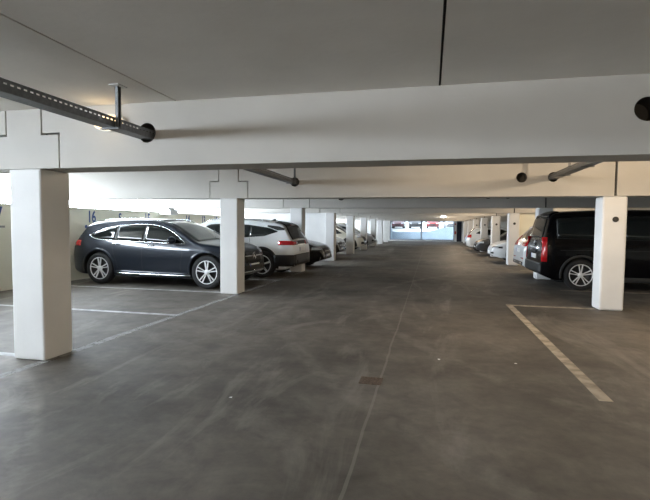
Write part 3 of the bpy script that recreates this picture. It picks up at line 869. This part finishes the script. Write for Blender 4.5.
# the black blue estate shaped off-roader beside the second column
GLC = dict(W=1.93, R=.385, axles=(-1.475, 1.475), spokes=(5, True), paint='paint_blackblue', prof=SUVPROF, body=dict(r=.07, kr=.16, rf=.95, kf=.40, pf=2.4),
    top=[(-2.36, .42), (-2.35, .60), (-2.33, .82), (-2.27, 1.00), (-2.16, 1.16), (-2.02, 1.36), (-1.95, 1.46), (-1.82, 1.52), (-1.2, 1.585), (-.5, 1.61), (.0, 1.59), (.42, 1.49), (.85, 1.28), (1.20, 1.10), (1.60, 1.045), (1.95, .965), (2.14, .86), (2.22, .70), (2.24, .42)],
    dlo=([(-1.80, 1.17), (-1.5, 1.09), (-.8, 1.065), (0, 1.045), (.93, 1.01)], [(-1.80, 1.19), (-1.5, 1.32), (-1.2, 1.40), (-.7, 1.455), (-.2, 1.465), (.15, 1.43), (.5, 1.31), (.8, 1.13), (.93, 1.025)]), dlo_chrome=True,
    pillars=(-1.78, -1.03, -.22, .93), ws=(.26, 1.18, .90, .93), rw=(-2.24, -1.98, .86, .80), roof_panel=(-1.2, .1), spoiler=(-1.97, -1.66, 'paint_blackblue'),
    rails=(-1.55, .20, 'chrome'), mirror=(.62, 1.06, 'paint_blackblue'), handles=((-.98, .985), (-.02, .965)), handle_mat='chrome',
    gaps=([(-.22, 1.05), (-.23, .7), (-.24, .36)], [(.82, 1.03), (.86, .8), (.80, .5), (.82, .36)], [(-1.03, 1.06), (-1.06, .86), (-.98, .62), (-.93, .40)]),
    clad=(.045, 'paint_blackblue'), sill_trim=(.275, .298),
    ends=(('tail_lamp', 'red', 'wrap', (.42, -2.03, .93, 1.06, False), .012), ('rear_bumper', 'trim', 'face', ((-.72, .72), .36, .56, False), .012),
          ('headlamp', 'lamp', 'wrap', (.50, 1.84, .80, .90, True), .010), ('grille', 'black', 'face', ((-.45, .45), .58, .88, True), .012), ('lower_grille', 'black', 'face', ((-.78, .78), .40, .52, True), .014),
          ('bumper_trim', 'chrome', 'face', ((-.7, .7), .36, .385, True), .03), ('emblem', 'chrome', 'star', (0, .73, True, .085), 0), ('grille_bar', 'chrome', 'faces', ((.1, .44), .72, .745, True), .022),
          ('number_plate', 'plate', 'plate', (0, .50, True), 0), ('side_strip_trim', 'black', 'side', ((.86, .99), [(0, 1.06)], [(0, 1.075)]), .01)))  # last entry: thin black strip by the front corner of the side glass

ENYAQ = dict(W=1.90, R=.375, axles=(-1.44, 1.44), spokes=(5, False), paint='paint_silverwhite', prof=SUVPROF, body=dict(r=.08, kr=.12, rr=.36),
    top=[(-2.36, .45), (-2.355, .66), (-2.335, .92), (-2.29, 1.06), (-2.20, 1.20), (-2.09, 1.38), (-2.03, 1.48), (-1.93, 1.535), (-1.3, 1.62), (-.5, 1.665), (.1, 1.64), (.55, 1.53), (1.0, 1.29), (1.32, 1.10), (1.72, 1.04), (2.06, .93), (2.27, .76), (2.34, .45)],
    dlo=([(-1.86, 1.29), (-1.5, 1.17), (-1.0, 1.13), (0, 1.10), (1.0, 1.06)], [(-1.86, 1.31), (-1.6, 1.40), (-1.0, 1.475), (-.3, 1.51), (.2, 1.48), (.6, 1.33), (1.0, 1.08)]),
    pillars=(-1.86, -1.05, -.2, 1.0), ws=(.45, 1.30, .90, .93), rw=(-2.27, -2.05, .92, .90), spoiler=(-2.06, -1.72, 'black'),
    rails=(-1.6, .35, 'chrome'), mirror=(.75, 1.08, 'black'), handles=((-1.0, .99), (-.05, .97)),
    gaps=([(-.2, 1.09), (-.22, .7), (-.23, .38)], [(.86, 1.06), (.9, .8), (.84, .4)], [(-1.05, 1.13), (-1.08, .9), (-.98, .62), (-.9, .40)]),
    clad=(.07, 'black'), sill_h=.16, antenna=-1.45,
    ends=(('tail_lamp', 'red', 'wrap', (.40, -1.93, .925, 1.045, False), .012), ('tail_bar', 'black', 'face', ((-.40, .40), .94, 1.04, False), .008),
          ('rear_bumper', 'black', 'face', ((-.80, .80), .36, .66, False), .014), ('bumper_corner', 'black', 'wrap', (.70, -1.80, .34, .655, False), .013), ('diffuser', 'trim', 'face', ((-.6, .6), .40, .50, False), .022),
          ('roof_pillar', 'black', 'side', ((-2.06, -1.55), [(-2.06, 1.34), (-1.86, 1.33), (-1.55, 1.43)], [(-2.06, 1.385), (-1.9, 1.44), (-1.55, 1.475)]), .007),
          ('number_plate', 'plate', 'plate', (0, .80, False), 0), ('third_brake_lamp', 'red', 'face', ((-.2, .2), 1.46, 1.485, False), .02),
          ('headlamp', 'lamp', 'wrap', (.5, 1.95, .82, .92, True), .01)))

VAN = dict(W=1.94, R=.365, axles=(-1.74, 1.50), spokes=(5, True), paint='paint_vanblack', prof=VANPROF, body=dict(kr=.07, rr=.30, r=.10, pr=2.4),
    top=[(-2.60, .45), (-2.59, .70), (-2.575, 1.0), (-2.53, 1.25), (-2.45, 1.60), (-2.40, 1.76), (-2.30, 1.845), (-1.8, 1.885), (-.6, 1.92), (.5, 1.90), (1.0, 1.84), (1.4, 1.64), (1.85, 1.27), (2.15, 1.14), (2.42, 1.02), (2.54, .82), (2.58, .45)],
    dlo=([(-2.28, 1.21), (-1.0, 1.19), (.5, 1.17), (1.5, 1.14)], [(-2.28, 1.68), (-1.8, 1.72), (-.5, 1.745), (.6, 1.74), (1.0, 1.62), (1.5, 1.20)]),
    pillars=(-2.28, -.85, .45, 1.5), ws=(.98, 1.84, .9, .93), rw=(-2.535, -2.405, .85, .82), spoiler=(-2.41, -2.2, 'paint_vanblack'),
    mirror=(1.2, 1.2, 'black'), handles=((.30, 1.02), (-.7, 1.02)),
    gaps=([(-.85, 1.85), (-.86, 1.1), (-.86, .35)], [(.45, 1.7), (.44, 1.0), (.44, .35)], [(-2.2, .94), (-1.2, .95), (.4, .95)]),
    clad=(.05, 'trim'), sill_h=.12,
    ends=(('tail_lamp', 'red', 'wrap', (.86, -2.48, .66, 1.24, False), .014), ('rear_bumper', 'trim', 'face', ((-.88, .88), .38, .60, False), .03), ('bumper_step', 'galv', 'face', ((-.78, .78), .595, .62, False), .05),
          ('number_plate', 'plate', 'plate', (-.02, .76, False), 0), ('tailgate_trim', 'chrome', 'face', ((-.45, .45), .95, 1.0, False), .02), ('emblem', 'chrome', 'star', (0, 1.10, False, .075), 0),
          ('tailgate_handle', 'black', 'face', ((-.3, .3), .86, .92, False), .02), ('third_brake_lamp', 'red', 'face', ((-.15, .15), 1.80, 1.825, False), .015)))

SUVR = dict(W=1.90, R=.36, axles=(-1.38, 1.42), spokes=(5, False), paint='paint_white', prof=SUVPROF, detail=1, body=dict(kr=.12, rr=.36),
    top=[(-2.30, .42), (-2.29, .62), (-2.275, .90), (-2.23, 1.02), (-2.10, 1.20), (-1.84, 1.49), (-1.72, 1.57), (-1.2, 1.63), (-.4, 1.65), (.1, 1.62), (.5, 1.50), (.95, 1.26), (1.25, 1.09), (1.70, 1.0), (2.02, .90), (2.22, .74), (2.28, .42)],
    dlo=([(-1.75, 1.24), (-1.0, 1.11), (0, 1.07), (.95, 1.04)], [(-1.75, 1.27), (-1.4, 1.42), (-.5, 1.49), (.1, 1.46), (.5, 1.33), (.95, 1.06)]),
    pillars=(-1.75, -.95, -.15, .95), ws=(.35, 1.22, .9, .93), rw=(-2.17, -1.86, .84, .84), spoiler=(-1.86, -1.6, 'paint_white'), mirror=(.7, 1.06, 'paint_white'), clad=(.05, 'trim'),
    ends=(('tail_lamp', 'red', 'wrap', (.42, -1.85, .92, 1.03, False), .012), ('tail_lamp_column', 'red', 'faces', ((.62, .86), .92, 1.22, False), .016), ('reflector', 'red', 'faces', ((.45, .75), .55, .58, False), .014),
          ('rear_bumper', 'trim', 'face', ((-.75, .75), .36, .46, False), .012), ('number_plate', 'plate', 'plate', (0, .78, False), 0), ('exhaust_trim', 'chrome', 'faces', ((.35, .6), .38, .43, False), .025)))

SALOON = dict(W=1.86, R=.34, axles=(-1.42, 1.42), spokes=(5, True), paint='paint_black', prof=CARPROF,
    top=[(-2.34, .40), (-2.33, .60), (-2.30, .85), (-2.15, 1.02), (-1.70, 1.12), (-1.2, 1.33), (-.7, 1.43), (-.1, 1.46), (.35, 1.40), (.75, 1.22), (1.12, 1.02), (1.5, .965), (1.95, .87), (2.22, .74), (2.32, .58), (2.35, .36)],
    dlo=([(-1.50, 1.08), (-.8, .99), (0, .96), (.90, .94)], [(-1.50, 1.10), (-1.0, 1.27), (-.4, 1.34), (.0, 1.33), (.45, 1.19), (.90, .96)]),
    pillars=(-1.5, -.85, -.1, .9), ws=(.40, 1.08, .9, .93), rw=(-1.64, -1.0, .9, .86), mirror=(.6, .98, 'paint_black'), handles=((-.9, .83), (.05, .81)),
    ends=(('headlamp', 'lamp', 'wrap', (.50, 1.98, .66, .74, True), .008), ('grille', 'black', 'face', ((-.42, .42), .48, .70, True), .014), ('grille_bar', 'chrome', 'face', ((-.40, .40), .59, .605, True), .022),
          ('lower_grille', 'black', 'face', ((-.75, .75), .31, .42, True), .014), ('number_plate', 'plate', 'plate', (0, .44, True), 0), ('tail_lamp', 'red', 'wrap', (.4, -2.0, .80, .92, False), .01)))

def variant(base, **kw):
    d = dict(base); d.update(kw); return d
def repaint(ends, drop=()): return tuple(e for e in ends if e[0] not in drop)

TESLA = variant(SALOON, paint='paint_white', mirror=(.6, .98, 'paint_white'), detail=1,
    ends=(('headlamp', 'black', 'wrap', (.50, 1.92, .62, .70, True), .008), ('headlamp_light', 'lamp', 'wrap', (.56, 2.08, .63, .66, True), .012), ('lower_grille', 'black', 'face', ((-.50, .50), .30, .36, True), .014),
          ('fog_lamp', 'black', 'faces', ((.60, .74), .40, .47, True), .014), ('number_plate', 'plate', 'plate', (0, .44, True), 0)))
HATCH = dict(W=1.80, R=.33, axles=(-1.28, 1.28), spokes=(5, False), paint='paint_white', prof=CARPROF, detail=1,
    top=[(-2.08, .40), (-2.07, .62), (-2.04, .88), (-1.92, 1.05), (-1.70, 1.30), (-1.52, 1.43), (-1.0, 1.49), (-.3, 1.50), (.2, 1.44), (.6, 1.27), (1.0, 1.05), (1.4, .98), (1.78, .87), (2.0, .70), (2.06, .38)],
    dlo=([(-1.50, 1.08), (-.8, 1.0), (0, .97), (.80, .95)], [(-1.50, 1.12), (-1.2, 1.30), (-.4, 1.37), (.0, 1.35), (.4, 1.21), (.80, .97)]),
    pillars=(-1.5, -.85, -.1, .8), ws=(.28, .97, .9, .93), rw=(-1.90, -1.56, .86, .82), mirror=(.55, 1.0, 'black'),
    ends=(('headlamp', 'lamp', 'wrap', (.48, 1.70, .68, .80, True), .008), ('grille', 'black', 'face', ((-.42, .42), .52, .66, True), .012), ('lower_grille', 'black', 'face', ((-.70, .70), .34, .46, True), .012),
          ('tail_lamp', 'red', 'wrap', (.50, -1.78, .84, 1.02, False), .01), ('rear_bumper', 'trim', 'face', ((-.7, .7), .34, .48, False), .012), ('number_plate', 'plate', 'plate', (0, .62, False), 0)))
SUVF = variant(SUVR, paint='paint_cream', mirror=(.7, 1.05, 'black'),
    ends=(('headlamp', 'lamp', 'wrap', (.48, 1.88, .80, .88, True), .01), ('grille', 'black', 'face', ((-.46, .46), .60, .82, True), .012), ('lower_grille', 'black', 'face', ((-.5, .5), .36, .50, True), .014),
          ('fog_lamp', 'black', 'faces', ((.6, .8), .42, .56, True), .014), ('number_plate', 'plate', 'plate', (0, .52, True), 0)))

PI = math.pi
make_car('sport_utility_car', 'blue black off-roader parked nose out beside the second column, under the number 15', 'car', (-6.37, 10.57, 0), math.radians(-3.2), GLC)
make_car('sport_utility_car', 'silver white off-roader with black lower cladding, tail to the aisle before the third column', 'car', (-6.02, 13.02, 0), PI, ENYAQ)
make_car('saloon_car', 'black saloon nose out behind the silver white off-roader, before the white partition wall', 'car', (-5.85, 15.80, 0), 0, SALOON)
make_car('saloon_car', 'black saloon nose out just beyond the white partition wall', 'car', (-6.25, 20.55, 0), 0, variant(SALOON, detail=1))
make_car('hatchback_car', 'white hatchback nose out between the fourth and fifth parapet side columns', 'car', (-6.35, 23.0, 0), 0, HATCH)
make_car('sport_utility_car', 'cream white off-roader with a black grille, nose out beyond the fifth parapet side column', 'car', (-6.12, 27.9, 0), 0, SUVF)
make_car('sport_utility_car', 'beige off-roader nose out beyond the sixth parapet side column', 'car', (-6.12, 32.9, 0), 0, variant(SUVF, paint='paint_silver'))
make_car('passenger_van', 'black passenger van with red tail lamps, tail to the aisle behind a white column', 'van', (5.18, 12.70, 0), 0, VAN)
make_car('sport_utility_car', 'white off-roader with a large red tail lamp, half hidden behind the black van', 'car', (4.95, 15.20, 0), 0, SUVR)
make_car('saloon_car', 'white low saloon nose out beyond the cream partition wall', 'car', (4.78, 20.6, 0), PI, TESLA)
make_car('saloon_car', 'grey saloon nose out behind the white low saloon', 'car', (4.65, 25.7, 0), PI, variant(SALOON, paint='paint_grey', detail=1, mirror=(.6, .98, 'paint_grey')))
make_car('hatchback_car', 'white hatchback with red tail lamps, tail to the aisle far along the van side', 'car', (4.25, 30.4, 0), 0, HATCH)
# cars on the street outside the far window
for x, m, lab in ((-4.7, 'paint_maroon', 'maroon car on the street outside, nearest the wing wall'), (-2.2, 'paint_grey', 'dark grey car on the street outside, beside the maroon one'),
                  (.3, 'paint_red', 'bright red car on the street outside the far window'), (2.8, 'paint_silver', 'silver car on the street outside, beside the bright red one')):
    make_car('parked_car', lab, 'car', (x, 70, 1.26), -PI/2, variant(HATCH, paint=m))
